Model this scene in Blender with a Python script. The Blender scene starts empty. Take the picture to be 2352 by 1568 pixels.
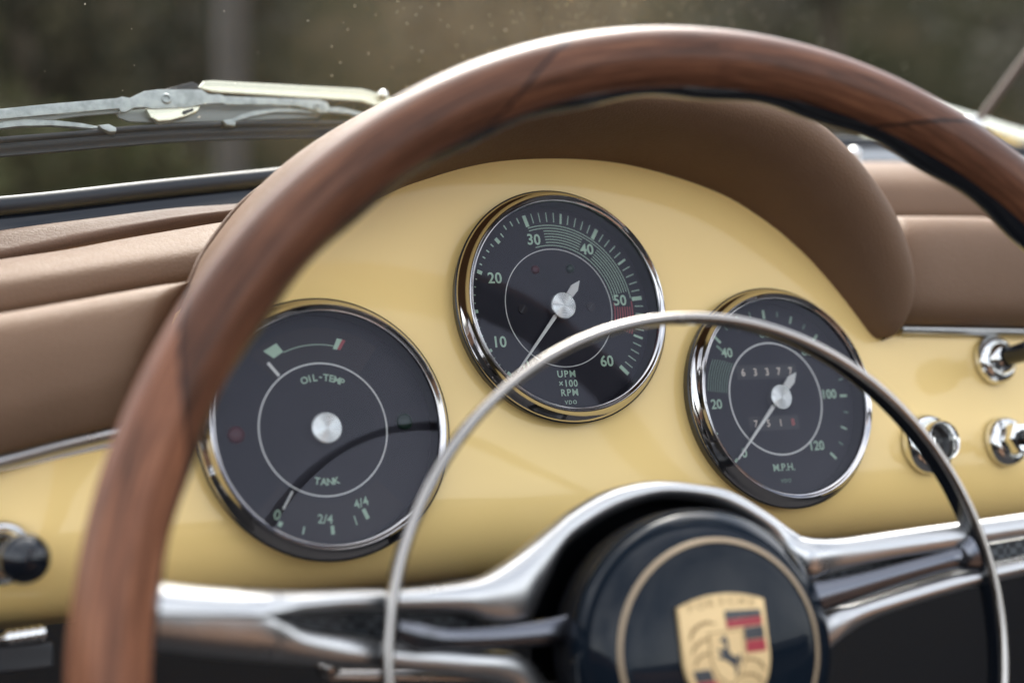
import bpy, bmesh, math, random
from math import sin, cos, pi, radians as R, sqrt, atan2, hypot
from mathutils import Vector, Matrix
random.seed(7)
S = bpy.context.scene
COL = S.collection

# ---------------------------------------------------------------- frames
LEAN = R(15)
# dashboard frame: x = right along the dash, y = up the dash face, z = out of the face towards the driver
D = Matrix(((1, 0, 0, 0), (0, sin(LEAN), -cos(LEAN), 0), (0, cos(LEAN), sin(LEAN), 0.80), (0, 0, 0, 1)))
M = ((0.88812762, 0.11343145, -0.4453792), (-0.01403358, 0.97530599, 0.22041164), (0.45938261, -0.1895034, 0.86778804))
CAMP = Vector((-0.27576738, -0.11375889, 0.52093316))
CX = Vector((M[0][0], -M[0][1], -M[0][2])); CY = Vector((M[1][0], -M[1][1], -M[1][2])); CZ = Vector((M[2][0], -M[2][1], -M[2][2]))
G = ((0.98839544, -0.03991919, 0.14656367), (0.04687539, 0.99791715, -0.04431776), (-0.14448927, 0.0506737, 0.98820799))
WL = Matrix(((G[0][0], -G[0][1], -G[0][2], -0.0005618), (-G[1][0], G[1][1], G[1][2], -0.1345139), (-G[2][0], G[2][1], G[2][2], 0.1406465), (0, 0, 0, 1)))
WM = D @ WL            # steering wheel frame: z along the column towards the driver
F = 3222.5

# ---------------------------------------------------------------- camera
cd = bpy.data.cameras.new('camera'); cam = bpy.data.objects.new('camera', cd); COL.objects.link(cam)
cd.sensor_width = 36; cd.lens = F / 2352 * 36; cd.clip_start = 0.02; cd.clip_end = 2000
Rm = Matrix((CX, -CY, -CZ)).transposed().to_4x4()
cam.matrix_world = D @ Matrix.Translation(CAMP) @ Rm
cd.dof.use_dof = True; cd.dof.focus_distance = 0.600; cd.dof.aperture_fstop = 3.8; cd.dof.aperture_blades = 9
S.camera = cam

# ---------------------------------------------------------------- world, sun, exposure
SUN_EL, SUN_AZ = R(50), R(20)        # azimuth clockwise from +Y: ahead of the car, high up
w = bpy.data.worlds.new('World'); S.world = w; w.use_nodes = True
nt = w.node_tree; nt.nodes.clear()
sky = nt.nodes.new('ShaderNodeTexSky'); sky.sky_type = 'NISHITA'; sky.sun_disc = False
sky.sun_elevation = SUN_EL; sky.sun_rotation = SUN_AZ; sky.dust_density = 4; sky.air_density = 1.0
hs = nt.nodes.new('ShaderNodeHueSaturation'); hs.inputs['Saturation'].default_value = 0.28
bg = nt.nodes.new('ShaderNodeBackground'); bg.inputs['Strength'].default_value = 0.15
wo = nt.nodes.new('ShaderNodeOutputWorld')
tc = nt.nodes.new('ShaderNodeTexCoord'); cn = nt.nodes.new('ShaderNodeTexNoise'); cn.inputs['Scale'].default_value = 2.2; cn.inputs['Detail'].default_value = 5
cr = nt.nodes.new('ShaderNodeValToRGB'); cr.color_ramp.elements[0].position = .36; cr.color_ramp.elements[0].color = (.5, .55, .62, 1)
cr.color_ramp.elements[1].position = .66; cr.color_ramp.elements[1].color = (1.45, 1.42, 1.36, 1)
mx = nt.nodes.new('ShaderNodeMix'); mx.data_type = 'RGBA'; mx.blend_type = 'MULTIPLY'; mx.inputs[0].default_value = 1
nt.links.new(tc.outputs['Generated'], cn.inputs['Vector']); nt.links.new(cn.outputs[0], cr.inputs[0])
nt.links.new(sky.outputs[0], hs.inputs['Color']); nt.links.new(hs.outputs[0], mx.inputs[6]); nt.links.new(cr.outputs[0], mx.inputs[7])
nt.links.new(mx.outputs[2], bg.inputs[0]); nt.links.new(bg.outputs[0], wo.inputs[0])
sl = bpy.data.lights.new('sun', 'SUN'); sl.energy = 0.85; sl.angle = R(24); sl.color = (1, .95, .86)
so = bpy.data.objects.new('sun', sl); COL.objects.link(so)
sd = Vector((sin(SUN_AZ) * cos(SUN_EL), cos(SUN_AZ) * cos(SUN_EL), sin(SUN_EL)))
so.rotation_euler = sd.to_track_quat('Z', 'Y').to_euler(); so.location = (0, 0, 5)
S.view_settings.view_transform = 'Standard'; S.view_settings.look = 'None'; S.view_settings.exposure = 2.14; S.view_settings.gamma = 1
S.view_settings.use_curve_mapping = False
S.cycles.max_bounces = 10; S.cycles.transparent_max_bounces = 12; S.cycles.glossy_bounces = 5
S.cycles.sample_clamp_indirect = 6; S.cycles.use_denoising = True

# ---------------------------------------------------------------- helpers
def U(px, py, w=0.0):                 # photo point (2352 px wide) -> point of the dash frame at height w over the face
    d = CX * ((px - 1176) / F) + CY * ((py - 784) / F) + CZ
    s = (w - CAMP.z) / d.z
    return CAMP + d * s
WLI = WL.inverted()
def UW(px, py, h=0.0):                # the same in the wheel frame
    d = CX * ((px - 1176) / F) + CY * ((py - 784) / F) + CZ
    o = WLI @ CAMP; d = WLI.to_3x3() @ d
    return o + d * ((h - o.z) / d.z)
def z1(x, y): return (x * .3906, 122.5 + y * .3906)
def z5(x, y): return (1776.2 + x * .3906, 183.7 + y * .3906)

def tag(o, label=None, cat=None, group=None, kind=None):
    if label: o['label'] = label
    if cat: o['category'] = cat
    if group: o['group'] = group
    if kind: o['kind'] = kind
    return o
def empty(name, mat, label, cat, group=None):
    o = bpy.data.objects.new(name, None); COL.objects.link(o); o.matrix_world = mat; o.empty_display_size = .02
    return tag(o, label, cat, group)
def finish(name, me, mat, parent=None, matrix=None, sharp=35):
    for p in me.polygons: p.use_smooth = True
    if sharp: me.set_sharp_from_angle(angle=R(sharp))
    me.materials.append(mat)
    o = bpy.data.objects.new(name, me); COL.objects.link(o)
    if parent: o.parent = parent
    if matrix is not None: o.matrix_local = matrix
    return o
def mk(name, vs, fs, mat, parent=None, matrix=None, sharp=35, uvs=None, recalc=True):
    me = bpy.data.meshes.new(name); me.from_pydata([tuple(v) for v in vs], [], fs); me.update()
    if uvs:
        ul = me.uv_layers.new(name='UVMap')
        for l in me.loops: ul.data[l.index].uv = uvs[l.vertex_index]
    if recalc:
        b = bmesh.new(); b.from_mesh(me); bmesh.ops.recalc_face_normals(b, faces=b.faces); b.to_mesh(me); b.free()
    return finish(name, me, mat, parent, matrix, sharp)
def lathe(name, prof, mat, parent=None, matrix=None, n=128, sharp=35):   # prof: (r, z)
    vs, fs = [], []
    idx = []
    for r, z in prof:
        if r < 1e-7: idx.append([len(vs)] * n); vs.append((0, 0, z))
        else:
            idx.append(list(range(len(vs), len(vs) + n)))
            for k in range(n): a = 2 * pi * k / n; vs.append((r * cos(a), r * sin(a), z))
    for i in range(len(prof) - 1):
        A, B = idx[i], idx[i + 1]
        for k in range(n):
            f = [A[k], A[(k + 1) % n], B[(k + 1) % n], B[k]]; g = []
            for q in f:
                if q not in g: g.append(q)
            if len(g) > 2: fs.append(g)
    return mk(name, vs, fs, mat, parent, matrix, sharp)
def catmull(P, n, closed=False):
    out = []; m = len(P)
    rng = m if closed else m - 1
    for i in range(rng):
        p1 = P[i]; p2 = P[(i + 1) % m]
        p0 = P[i - 1] if (closed or i > 0) else p1 * 2 - p2
        p3 = P[(i + 2) % m] if (closed or i + 2 < m) else p2 * 2 - p1
        for k in range(n):
            t = k / n
            out.append(.5 * ((2 * p1) + (p2 - p0) * t + (2 * p0 - 5 * p1 + 4 * p2 - p3) * t * t + (3 * p1 - p0 - 3 * p2 + p3) * t ** 3))
    if not closed: out.append(P[-1].copy())
    return out
def loft(name, rows, mat, parent=None, su=6, sv=6, matrix=None, sharp=60, smooth_rows=True, uv=None):
    rows = [catmull([Vector(p) for p in r], su) for r in rows]
    n = len(rows[0])
    if smooth_rows:
        cols = [catmull([r[i] for r in rows], sv) for i in range(n)]
        rows = [[c[j] for c in cols] for j in range(len(cols[0]))]
    vs = [p for r in rows for p in r]; fs = []
    for j in range(len(rows) - 1):
        for i in range(n - 1):
            a = j * n + i; fs.append((a, a + 1, a + n + 1, a + n))
    return mk(name, vs, fs, mat, parent, matrix, sharp)
def tube(name, pts, rad, mat, parent=None, n=16, matrix=None, cap=True, su=0):
    pts = [Vector(p) for p in pts]
    if su: pts = catmull(pts, su)
    rr = rad if isinstance(rad, (list, tuple)) else [rad] * len(pts)
    vs, fs = [], []; prev = None
    for i, p in enumerate(pts):
        t = (pts[min(i + 1, len(pts) - 1)] - pts[max(i - 1, 0)]).normalized()
        if prev is None: a = t.orthogonal().normalized()
        else: a = (prev - t * prev.dot(t)).normalized()
        prev = a; b = t.cross(a)
        for k in range(n):
            q = 2 * pi * k / n; vs.append(p + (a * cos(q) + b * sin(q)) * rr[i])
    for i in range(len(pts) - 1):
        for k in range(n):
            fs.append((i * n + k, i * n + (k + 1) % n, (i + 1) * n + (k + 1) % n, (i + 1) * n + k))
    if cap: fs.append(tuple(range(n))); fs.append(tuple(range((len(pts) - 1) * n, len(pts) * n)))
    return mk(name, vs, fs, mat, parent, matrix, 50)
def slab(name, poly, mat, parent=None, thick=.001, bevel=0, matrix=None, sharp=35, seg=2):   # poly: 3D points of the top outline; extrudes down -z
    b = bmesh.new()
    vt = [b.verts.new(p) for p in poly]
    f = b.faces.new(vt)
    r = bmesh.ops.extrude_face_region(b, geom=[f])
    nv = [e for e in r['geom'] if isinstance(e, bmesh.types.BMVert)]
    for v in nv: v.co.z -= thick
    bmesh.ops.recalc_face_normals(b, faces=b.faces)
    if bevel:
        zt = {v: 1 for v in vt}
        ed = [e for e in b.edges if e.verts[0] in zt and e.verts[1] in zt]
        bmesh.ops.bevel(b, geom=ed, offset=bevel, segments=seg, affect='EDGES', profile=.5)
    bmesh.ops.triangulate(b, faces=[f for f in b.faces if len(f.verts) > 4])
    me = bpy.data.meshes.new(name); b.to_mesh(me); b.free()
    return finish(name, me, mat, parent, matrix, sharp)
class MB:                              # collects flat shapes into one mesh (all marks of one kind)
    def __init__(s): s.v = []; s.f = []
    def poly(s, P, z=0):
        i = len(s.v); s.v += [(p[0], p[1], p[2] if len(p) > 2 else z) for p in P]; s.f.append(tuple(range(i, i + len(P))))
    def arc(s, r0, r1, a0, a1, z, step=2.0):      # angles clockwise from 12 o'clock, degrees
        n = max(1, int(abs(a1 - a0) / step))
        for k in range(n):
            b0 = R(a0 + (a1 - a0) * k / n); b1 = R(a0 + (a1 - a0) * (k + 1) / n)
            s.poly([(r0 * sin(b0), r0 * cos(b0)), (r1 * sin(b0), r1 * cos(b0)), (r1 * sin(b1), r1 * cos(b1)), (r0 * sin(b1), r0 * cos(b1))], z)
    def bar(s, ang, r0, r1, wd, z, wd1=None):
        a = R(ang); d = Vector((sin(a), cos(a))); e = Vector((cos(a), -sin(a))); w1 = wd if wd1 is None else wd1
        s.poly([d * r0 + e * wd / 2, d * r1 + e * w1 / 2, d * r1 - e * w1 / 2, d * r0 - e * wd / 2], z)
    def build(s, name, mat, parent=None, matrix=None):
        me = bpy.data.meshes.new(name); me.from_pydata([tuple(v) for v in s.v], [], s.f); me.update()
        b = bmesh.new(); b.from_mesh(me)
        bmesh.ops.remove_doubles(b, verts=b.verts, dist=1e-7)
        b.normal_update()
        for f in b.faces:
            if f.normal.z < 0: f.normal_flip()
        b.to_mesh(me); b.free(); me.materials.append(mat)
        o = bpy.data.objects.new(name, me); COL.objects.link(o); o.parent = parent
        if matrix is not None: o.matrix_local = matrix
        return o
def text(body, size, x, y, z, rot, mat, parent, name='lettering', bold=0.0, space=1.0, ext=.00006, sx=1.0):
    c = bpy.data.curves.new(name, 'FONT'); c.body = body; c.size = size; c.align_x = 'CENTER'; c.align_y = 'CENTER'
    c.offset = bold; c.space_character = space; c.extrude = ext; c.resolution_u = 3
    t = bpy.data.objects.new('tmp', c); COL.objects.link(t)
    dg = bpy.context.evaluated_depsgraph_get(); dg.update()
    me = bpy.data.meshes.new_from_object(t.evaluated_get(dg)); bpy.data.objects.remove(t); me.name = name
    me.materials.clear(); me.materials.append(mat)
    # centre on the drawn shape, then place
    xs = [v.co.x for v in me.vertices]; ys = [v.co.y for v in me.vertices]
    cx, cy = (min(xs) + max(xs)) / 2, (min(ys) + max(ys)) / 2
    for v in me.vertices: v.co.x = (v.co.x - cx) * sx; v.co.y -= cy
    o = bpy.data.objects.new(name, me); COL.objects.link(o); o.parent = parent
    o.matrix_local = Matrix.Translation((x, y, z)) @ Matrix.Rotation(rot, 4, 'Z')
    return o

# ---------------------------------------------------------------- materials
def mat(name, col, rough=.5, metal=0, spec=.5, coat=0, coat_r=.05, **k):
    m = bpy.data.materials.new(name); m.use_nodes = True; n = m.node_tree.nodes['Principled BSDF']
    n.inputs['Base Color'].default_value = (*col, 1); n.inputs['Roughness'].default_value = rough
    n.inputs['Metallic'].default_value = metal; n.inputs['Specular IOR Level'].default_value = spec
    n.inputs['Coat Weight'].default_value = coat; n.inputs['Coat Roughness'].default_value = coat_r
    return m
def nodes(m): return m.node_tree.nodes, m.node_tree.links, m.node_tree.nodes['Principled BSDF']
def coords(m, kind='Object', scale=(1, 1, 1)):
    N, L, P = nodes(m); t = N.new('ShaderNodeTexCoord'); mp = N.new('ShaderNodeMapping'); mp.inputs['Scale'].default_value = scale
    L.new(t.outputs[kind], mp.inputs['Vector']); return mp.outputs[0]
def noise(m, vec, scale, detail=4, rough=.55, dist=0):
    N, L, P = nodes(m); n = N.new('ShaderNodeTexNoise'); n.inputs['Scale'].default_value = scale; n.inputs['Detail'].default_value = detail
    n.inputs['Roughness'].default_value = rough; n.inputs['Distortion'].default_value = dist; L.new(vec, n.inputs['Vector']); return n.outputs[0]
def ramp(m, fac, stops):
    N, L, P = nodes(m); r = N.new('ShaderNodeValToRGB'); e = r.color_ramp.elements
    while len(e) < len(stops): e.new(.5)
    for q, (p, c) in zip(e, stops): q.position = p; q.color = (*c, 1) if len(c) == 3 else c
    L.new(fac, r.inputs[0]); return r.outputs[0]
def g(v): return (v, v, v)
def bump(m, h, strength=.2, dist=.0005):
    N, L, P = nodes(m); b = N.new('ShaderNodeBump'); b.inputs['Strength'].default_value = strength; b.inputs['Distance'].default_value = dist
    L.new(h, b.inputs['Height']); L.new(b.outputs[0], P.inputs['Normal']); return b

paint = mat('cream_yellow_paint', (.71, .52, .235), .45, coat=.6, coat_r=.04, spec=.2)
v = coords(paint); N, L, P = nodes(paint)
L.new(ramp(paint, noise(paint, v, 9, 3), [(.3, (.88, .625, .235)), (.7, (.92, .66, .26))]), P.inputs['Base Color'])
b = bump(paint, noise(paint, v, 260, 2), .04, .0004)
L.new(ramp(paint, noise(paint, v, 40, 5), [(.35, g(.03)), (.75, g(.10))]), P.inputs['Coat Roughness'])

def leather(name, c0, c1, rough=.5):
    m = mat(name, c0, rough, spec=.16); v = coords(m); N, L, P = nodes(m)
    L.new(ramp(m, noise(m, v, 14, 5), [(.3, c0), (.72, c1)]), P.inputs['Base Color'])
    vo = N.new('ShaderNodeTexVoronoi'); vo.inputs['Scale'].default_value = 480; vo.feature = 'DISTANCE_TO_EDGE'
    L.new(v, vo.inputs['Vector']); sm = N.new('ShaderNodeMath'); sm.operation = 'MINIMUM'; sm.inputs[1].default_value = .22
    L.new(vo.outputs['Distance'], sm.inputs[0]); ad = N.new('ShaderNodeMath'); ad.operation = 'MULTIPLY_ADD'; ad.inputs[1].default_value = .5
    L.new(noise(m, v, 120, 3), ad.inputs[0]); L.new(sm.outputs[0], ad.inputs[2]); bump(m, ad.outputs[0], .55, .0006)
    L.new(ramp(m, noise(m, v, 300, 3), [(.3, g(rough - .02)), (.7, g(rough + .05))]), P.inputs['Roughness'])
    return m
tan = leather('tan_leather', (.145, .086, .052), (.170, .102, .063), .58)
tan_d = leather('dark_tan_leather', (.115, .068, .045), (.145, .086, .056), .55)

chrome = mat('chrome', (.82, .82, .80), .045, 1)
bezelm = mat('bezel_chrome', (.60, .585, .58), .05, 1)
alu = mat('polished_aluminium', (.52, .52, .515), .3, 1)
v = coords(alu, 'Object', (1, 1, 1)); N, L, P = nodes(alu)
L.new(ramp(alu, noise(alu, v, 60, 5), [(.3, g(.26)), (.7, g(.40))]), P.inputs['Roughness']); bump(alu, noise(alu, v, 300, 3), .05, .0003)
hornm = mat('satin_chrome', (.40, .375, .35), .22, 1)
v = coords(hornm); N, L, P = nodes(hornm)
L.new(ramp(hornm, noise(hornm, v, 90, 5), [(.3, g(.10)), (.75, g(.3))]), P.inputs['Roughness'])
brushed = mat('brushed_steel', (.66, .66, .63), .26, 1); N, L, P = nodes(brushed)
P.inputs['Anisotropic'].default_value = .9; P.inputs['Anisotropic Rotation'].default_value = .25
v = coords(brushed); wv = N.new('ShaderNodeTexWave'); wv.wave_type = 'RINGS'; wv.rings_direction = 'Z'; wv.inputs['Scale'].default_value = 420; wv.inputs['Distortion'].default_value = .6
L.new(v, wv.inputs['Vector']); bump(brushed, wv.outputs[1], .5, .0002)
tg = N.new('ShaderNodeTangent'); tg.direction_type = 'RADIAL'; tg.axis = 'Z'; L.new(tg.outputs[0], P.inputs['Tangent'])
black = mat('black_plastic', (.012, .013, .016), .3)
blackgloss = mat('black_lacquer', (.006, .008, .012), .14, coat=.3, coat_r=.03, spec=.4)
rubber = mat('black_rubber', (.010, .013, .018), .55)
v = coords(rubber); bump(rubber, noise(rubber, v, 60, 4), .25, .001)
carpet = mat('black_carpet', (.012, .012, .014), .95)
v = coords(carpet); bump(carpet, noise(carpet, v, 900, 2), .6, .002)
dialm = mat('dial_black', (.016, .016, .022), .6, spec=.2)
v = coords(dialm); N, L, P = nodes(dialm); L.new(ramp(dialm, noise(dialm, v, 60, 5), [(.3, (.011, .011, .016)), (.7, (.017, .016, .022))]), P.inputs['Base Color'])
dialw = mat('dial_window_grey', (.022, .019, .021), .6, spec=.2)
green = mat('sage_green_print', (.44, .60, .44), .6)
greend = mat('sage_green_print_faint', (.19, .30, .21), .6)
redp = mat('red_print', (.36, .05, .055), .6)
white = mat('off_white_print', (.74, .73, .68), .45)
redl = mat('red_lens', (.07, .006, .010), .3, spec=.3); greenl = mat('green_lens', (.008, .028, .016), .3, spec=.3)
silver = mat('silver_paint', (.36, .39, .39), .38, .55)
v = coords(silver); N, L, P = nodes(silver); L.new(ramp(silver, noise(silver, v, 200, 5), [(.32, (.24, .265, .265)), (.55, (.34, .37, .37)), (.75, (.40, .43, .42))]), P.inputs['Base Color']); bump(silver, noise(silver, v, 1500, 3), .3, .0002)
silver_d = mat('dull_silver', (.17, .18, .175), .42, .6)
armm = mat('cream_reflection_tinted_steel', (.68, .67, .55), .26, .85)  # yellow reflection is put into the base colour of this steel
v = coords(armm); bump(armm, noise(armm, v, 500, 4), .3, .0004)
gold = mat('gold_enamel', (.72, .52, .26), .42, .35)
v = coords(gold); N, L, P = nodes(gold); bump(gold, noise(gold, v, 1500, 3), .5, .0003)
goldring = mat('gold_ring', (.36, .27, .17), .45, .1)
goldmid = mat('gold_relief', (.5, .36, .18), .5, .3)
golddark = mat('dark_gold', (.30, .19, .08), .5, .3)
crestred = mat('crest_red', (.34, .015, .03), .4, coat=.2); crestblack = mat('crest_black', (.012, .014, .02), .3, coat=.5)
odo = mat('odometer_black', (.012, .011, .013), .5); digit = mat('odometer_digit', (.82, .70, .58), .6)

def glassmat(name, tint=(1, 1, 1), film=0.0, filmcol=(.5, .47, .4), ior=1.5, patch=None, gc=(1, 1, 1)):
    m = bpy.data.materials.new(name); m.use_nodes = True; nt = m.node_tree; nt.nodes.clear(); N = nt.nodes; L = nt.links
    out = N.new('ShaderNodeOutputMaterial'); tr = N.new('ShaderNodeBsdfTransparent'); tr.inputs[0].default_value = (*tint, 1)
    gl = N.new('ShaderNodeBsdfGlossy'); gl.inputs['Roughness'].default_value = .0; gl.inputs[0].default_value = (*gc, 1)
    fr = N.new('ShaderNodeFresnel'); fr.inputs[0].default_value = ior
    mx = N.new('ShaderNodeMixShader'); sh = mx.outputs[0]
    L.new(fr.outputs[0], mx.inputs[0]); L.new(tr.outputs[0], mx.inputs[1]); L.new(gl.outputs[0], mx.inputs[2])
    if film:
        df = N.new('ShaderNodeBsdfDiffuse'); df.inputs[0].default_value = (*filmcol, 1)
        tc = N.new('ShaderNodeTexCoord'); no = N.new('ShaderNodeTexNoise'); no.inputs['Scale'].default_value = 6; no.inputs['Detail'].default_value = 6; no.inputs['Roughness'].default_value = .7
        L.new(tc.outputs['Object'], no.inputs['Vector'])
        if patch:
            vd = N.new('ShaderNodeVectorMath'); vd.operation = 'DISTANCE'; L.new(tc.outputs['Object'], vd.inputs[0]); vd.inputs[1].default_value = patch[0]
            pr = N.new('ShaderNodeMapRange'); pr.interpolation_type = 'SMOOTHSTEP'; pr.inputs[1].default_value = patch[1]; pr.inputs[2].default_value = 0; pr.inputs[3].default_value = 0; pr.inputs[4].default_value = patch[2]
            L.new(vd.outputs['Value'], pr.inputs[0])
        r = N.new('ShaderNodeMapRange'); r.inputs[1].default_value = .35; r.inputs[2].default_value = .7; r.inputs[3].default_value = film * .3; r.inputs[4].default_value = film
        L.new(no.outputs[0], r.inputs[0])
        fac = r.outputs[0]
        if patch:
            nm = N.new('ShaderNodeMath'); nm.operation = 'MULTIPLY'; L.new(no.outputs[0], nm.inputs[0]); L.new(pr.outputs[0], nm.inputs[1])
            na = N.new('ShaderNodeMath'); na.operation = 'ADD'; L.new(nm.outputs[0], na.inputs[0]); L.new(fac, na.inputs[1]); fac = na.outputs[0]
        m2 = N.new('ShaderNodeMixShader'); L.new(fac, m2.inputs[0]); L.new(sh, m2.inputs[1]); L.new(df.outputs[0], m2.inputs[2]); sh = m2.outputs[0]
    L.new(sh, out.inputs[0]); return m
gglass = glassmat('gauge_glass', (.96, .97, .98), ior=1.38, film=.010, filmcol=(.48, .40, .52), gc=(.62, .63, .74))  # bluish film paints in the veil of mirrored sky over the dials
wglass = glassmat('windscreen_glass', (.93, .94, .92), film=.06, filmcol=(.58, .50, .35), ior=1.08, patch=(tuple(U(1420, 20, -.03)), .22, .6))  # dust film; its warm colour and round patch also paint the golden haze

wood = mat('lacquered_walnut', (.2, .07, .04), .45, coat=.16, coat_r=.10, spec=.15)
N, L, P = nodes(wood)
tcn = N.new('ShaderNodeTexCoord'); sep = N.new('ShaderNodeSeparateXYZ'); L.new(tcn.outputs['UV'], sep.inputs[0])
mp = N.new('ShaderNodeMapping'); mp.inputs['Scale'].default_value = (10, 260, 1); L.new(tcn.outputs['UV'], mp.inputs['Vector'])
def mth(op, a, b=None, c=None):
    n = N.new('ShaderNodeMath'); n.operation = op
    for i, q in enumerate((a, b, c)):
        if q is None: continue
        if isinstance(q, (int, float)): n.inputs[i].default_value = q
        else: L.new(q, n.inputs[i])
    return n.outputs[0]
# scarf joints: u in metres along the rim, v across
jn = mth('ADD', mth('MULTIPLY', sep.outputs[0], 1 / .1567), mth('MULTIPLY', sep.outputs[1], 11.0)); jn = mth('ADD', jn, .219)
jf = mth('FLOOR', jn); jr = mth('FRACT', jn)
wn = N.new('ShaderNodeTexWhiteNoise'); wn.noise_dimensions = '1D'; L.new(jf, wn.inputs['W'])
ofs = N.new('ShaderNodeCombineXYZ'); L.new(mth('MULTIPLY', wn.outputs[0], 9), ofs.inputs[0]); L.new(mth('MULTIPLY', wn.outputs[0], 5), ofs.inputs[1]); 
va = N.new('ShaderNodeVectorMath'); L.new(mp.outputs[0], va.inputs[0]); L.new(ofs.outputs[0], va.inputs[1])
n1 = noise(wood, va.outputs[0], 1.0, 6, .6, 1.2)
mp2 = N.new('ShaderNodeMapping'); mp2.inputs['Scale'].default_value = (60, 900, 1); L.new(tcn.outputs['UV'], mp2.inputs['Vector'])
n2 = noise(wood, mp2.outputs[0], 1.0, 4, .6)
mix = mth('ADD', mth('MULTIPLY', n1, .6), mth('MULTIPLY', n2, .4))
wc = ramp(wood, mix, [(.34, (.018, .009, .006)), (.43, (.066, .027, .014)), (.54, (.120, .048, .025)), (.68, (.20, .088, .044))])
hv = N.new('ShaderNodeHueSaturation'); L.new(wc, hv.inputs['Color']); L.new(mth('ADD', mth('MULTIPLY', wn.outputs[0], .35), mth('ADD', .85, mth('MULTIPLY', mth('COMPARE', jf, 6.0, .1), .75))), hv.inputs['Value'])
ln = mth('LESS_THAN', mth('ABSOLUTE', mth('SUBTRACT', jr, .5)), .492)
mm = N.new('ShaderNodeMix'); mm.data_type = 'RGBA'; mm.inputs[6].default_value = (.02, .01, .008, 1); L.new(ln, mm.inputs[0]); L.new(hv.outputs[0], mm.inputs[7])
L.new(mm.outputs[2], P.inputs['Base Color']); bump(wood, n2, .06, .0003)

# ================================================================ surroundings
ground_m = mat('road_surface', (.07, .065, .06), .9, spec=.1)
v = coords(ground_m); N, L, P = nodes(ground_m)
L.new(ramp(ground_m, noise(ground_m, v, .35, 8), [(.3, (.03, .028, .025)), (.5, (.055, .046, .04)), (.7, (.085, .07, .06))]), P.inputs['Base Color'])
mk('ground', [(-300, -200, 0), (300, -200, 0), (300, 500, 0), (-300, 500, 0)], [(0, 1, 2, 3)], ground_m)['kind'] = 'structure'
bank_m = mat('dry_bank_earth', (.1, .09, .06), .95, spec=.0)
v = coords(bank_m); N, L, P = nodes(bank_m)
L.new(ramp(bank_m, noise(bank_m, v, .5, 6), [(.3, (.009, .0115, .006)), (.48, (.018, .0175, .010)), (.62, (.034, .028, .018)), (.75, (.055, .045, .029))]), P.inputs['Base Color'])
def place(px, dist, z=0.0):            # world point of the ground plan in the direction of a photo column
    d = D.to_3x3() @ (CX * ((px - 1176) / F) + CZ); o = cam.matrix_world.translation
    d = Vector((d.x, d.y, 0)).normalized(); return Vector((o.x + d.x * dist, o.y + d.y * dist, z))
# the bank: a rough slope that rises behind the road
vs, fs = [], []; nx, ny = 70, 24
for j in range(ny + 1):
    for i in range(nx + 1):
        px = -3200 + 9000 * i / nx; dist = 16 + 26 * j / ny
        p = place(px, dist); h = 16.0 * (j / ny) ** .8 + random.uniform(-.35, .35) + .5 * sin(i * .7) * (j / ny)
        vs.append((p.x, p.y, h - .25 if j else -.3))
for j in range(ny):
    for i in range(nx): a = j * (nx + 1) + i; fs.append((a, a + 1, a + nx + 2, a + nx + 1))
mk('hillside', vs, fs, bank_m)['kind'] = 'structure'

bark = mat('bark', (.09, .07, .05), .9)
def leafmat(n, c0, c1):
    m = mat(n, c0, .7, spec=.03); v = coords(m); N, L, P = nodes(m)
    L.new(ramp(m, noise(m, v, 2.5, 4), [(.3, c0), (.7, c1)]), P.inputs['Base Color']); return m
lf_dark = leafmat('dark_foliage', (.004, .008, .0045), (.008, .013, .007))
lf_olive = leafmat('olive_foliage', (.022, .027, .008), (.044, .047, .016))
lf_dry = leafmat('dry_foliage_golden_haze', (.06, .046, .026), (.11, .085, .05))  # golden haze of the lit background is put into the leaf colour
lf_grey = leafmat('grey_green_foliage', (.026, .028, .020), (.048, .046, .034))
def tree(name, px, dist, h, rad, m, label, cat, nl=2600, trunk=True, ls=.09):
    base = place(px, dist); base.z = max(0, 16.0 * (max(0, dist - 16) / 26) ** .8 - .8) if dist > 16 else 0
    e = empty(name, Matrix.Translation(base), label, cat, 'trees and bushes beyond the road')
    if trunk:
        t = tube('trunk', [(0, 0, -.4), (.1, .02, h * .3), (-.05, .1, h * .6), (.08, 0, h * .85)], [.16, .13, .09, .03], bark, e, 8)
    rs = random.Random(int(px) + 5); vs, fs = [], []
    lob = [(Vector((rs.uniform(-.6, .6) * rad, rs.uniform(-.6, .6) * rad, h * rs.uniform(.45 if trunk else .25, .9))), rad * rs.uniform(.3, .55)) for _ in range(14)]
    for k in range(nl):
        c, r = rs.choice(lob); d = Vector((rs.gauss(0, 1), rs.gauss(0, 1), rs.gauss(0, .8))).normalized() * r * rs.random() ** .4
        p = c + d; a = Vector((rs.gauss(0, 1), rs.gauss(0, 1), rs.gauss(0, 1))).normalized(); bb = a.orthogonal().normalized(); s_ = ls * rs.uniform(.6, 1.6)
        i = len(vs); vs += [p - a * s_, p + bb * s_ * .5, p + a * s_, p - bb * s_ * .5]; fs.append((i, i + 1, i + 2, i + 3))
    mk('crown', vs, fs, m, e, recalc=False, sharp=None)
tree('evergreen_tree', 60, 13, 5.5, 1.6, lf_dark, 'dark evergreen tree at the far left beyond the windscreen', 'tree')
tree('evergreen_tree', 430, 15, 6.0, 1.5, lf_dark, 'dark evergreen tree just left of the pale post', 'tree')
tree('bush', 250, 11, 1.8, 1.1, lf_olive, 'olive green bush low between the two dark evergreens', 'bush', trunk=False)
tree('bush', -150, 10, 2.0, 1.1, lf_olive, 'olive green bush at the left edge in front of the dark evergreen', 'bush', trunk=False)
tree('dry_tree', 1250, 17, 6.0, 1.9, lf_dry, 'dry tree above the steering wheel, golden haze in its leaf colour', 'tree', ls=.12)
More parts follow.
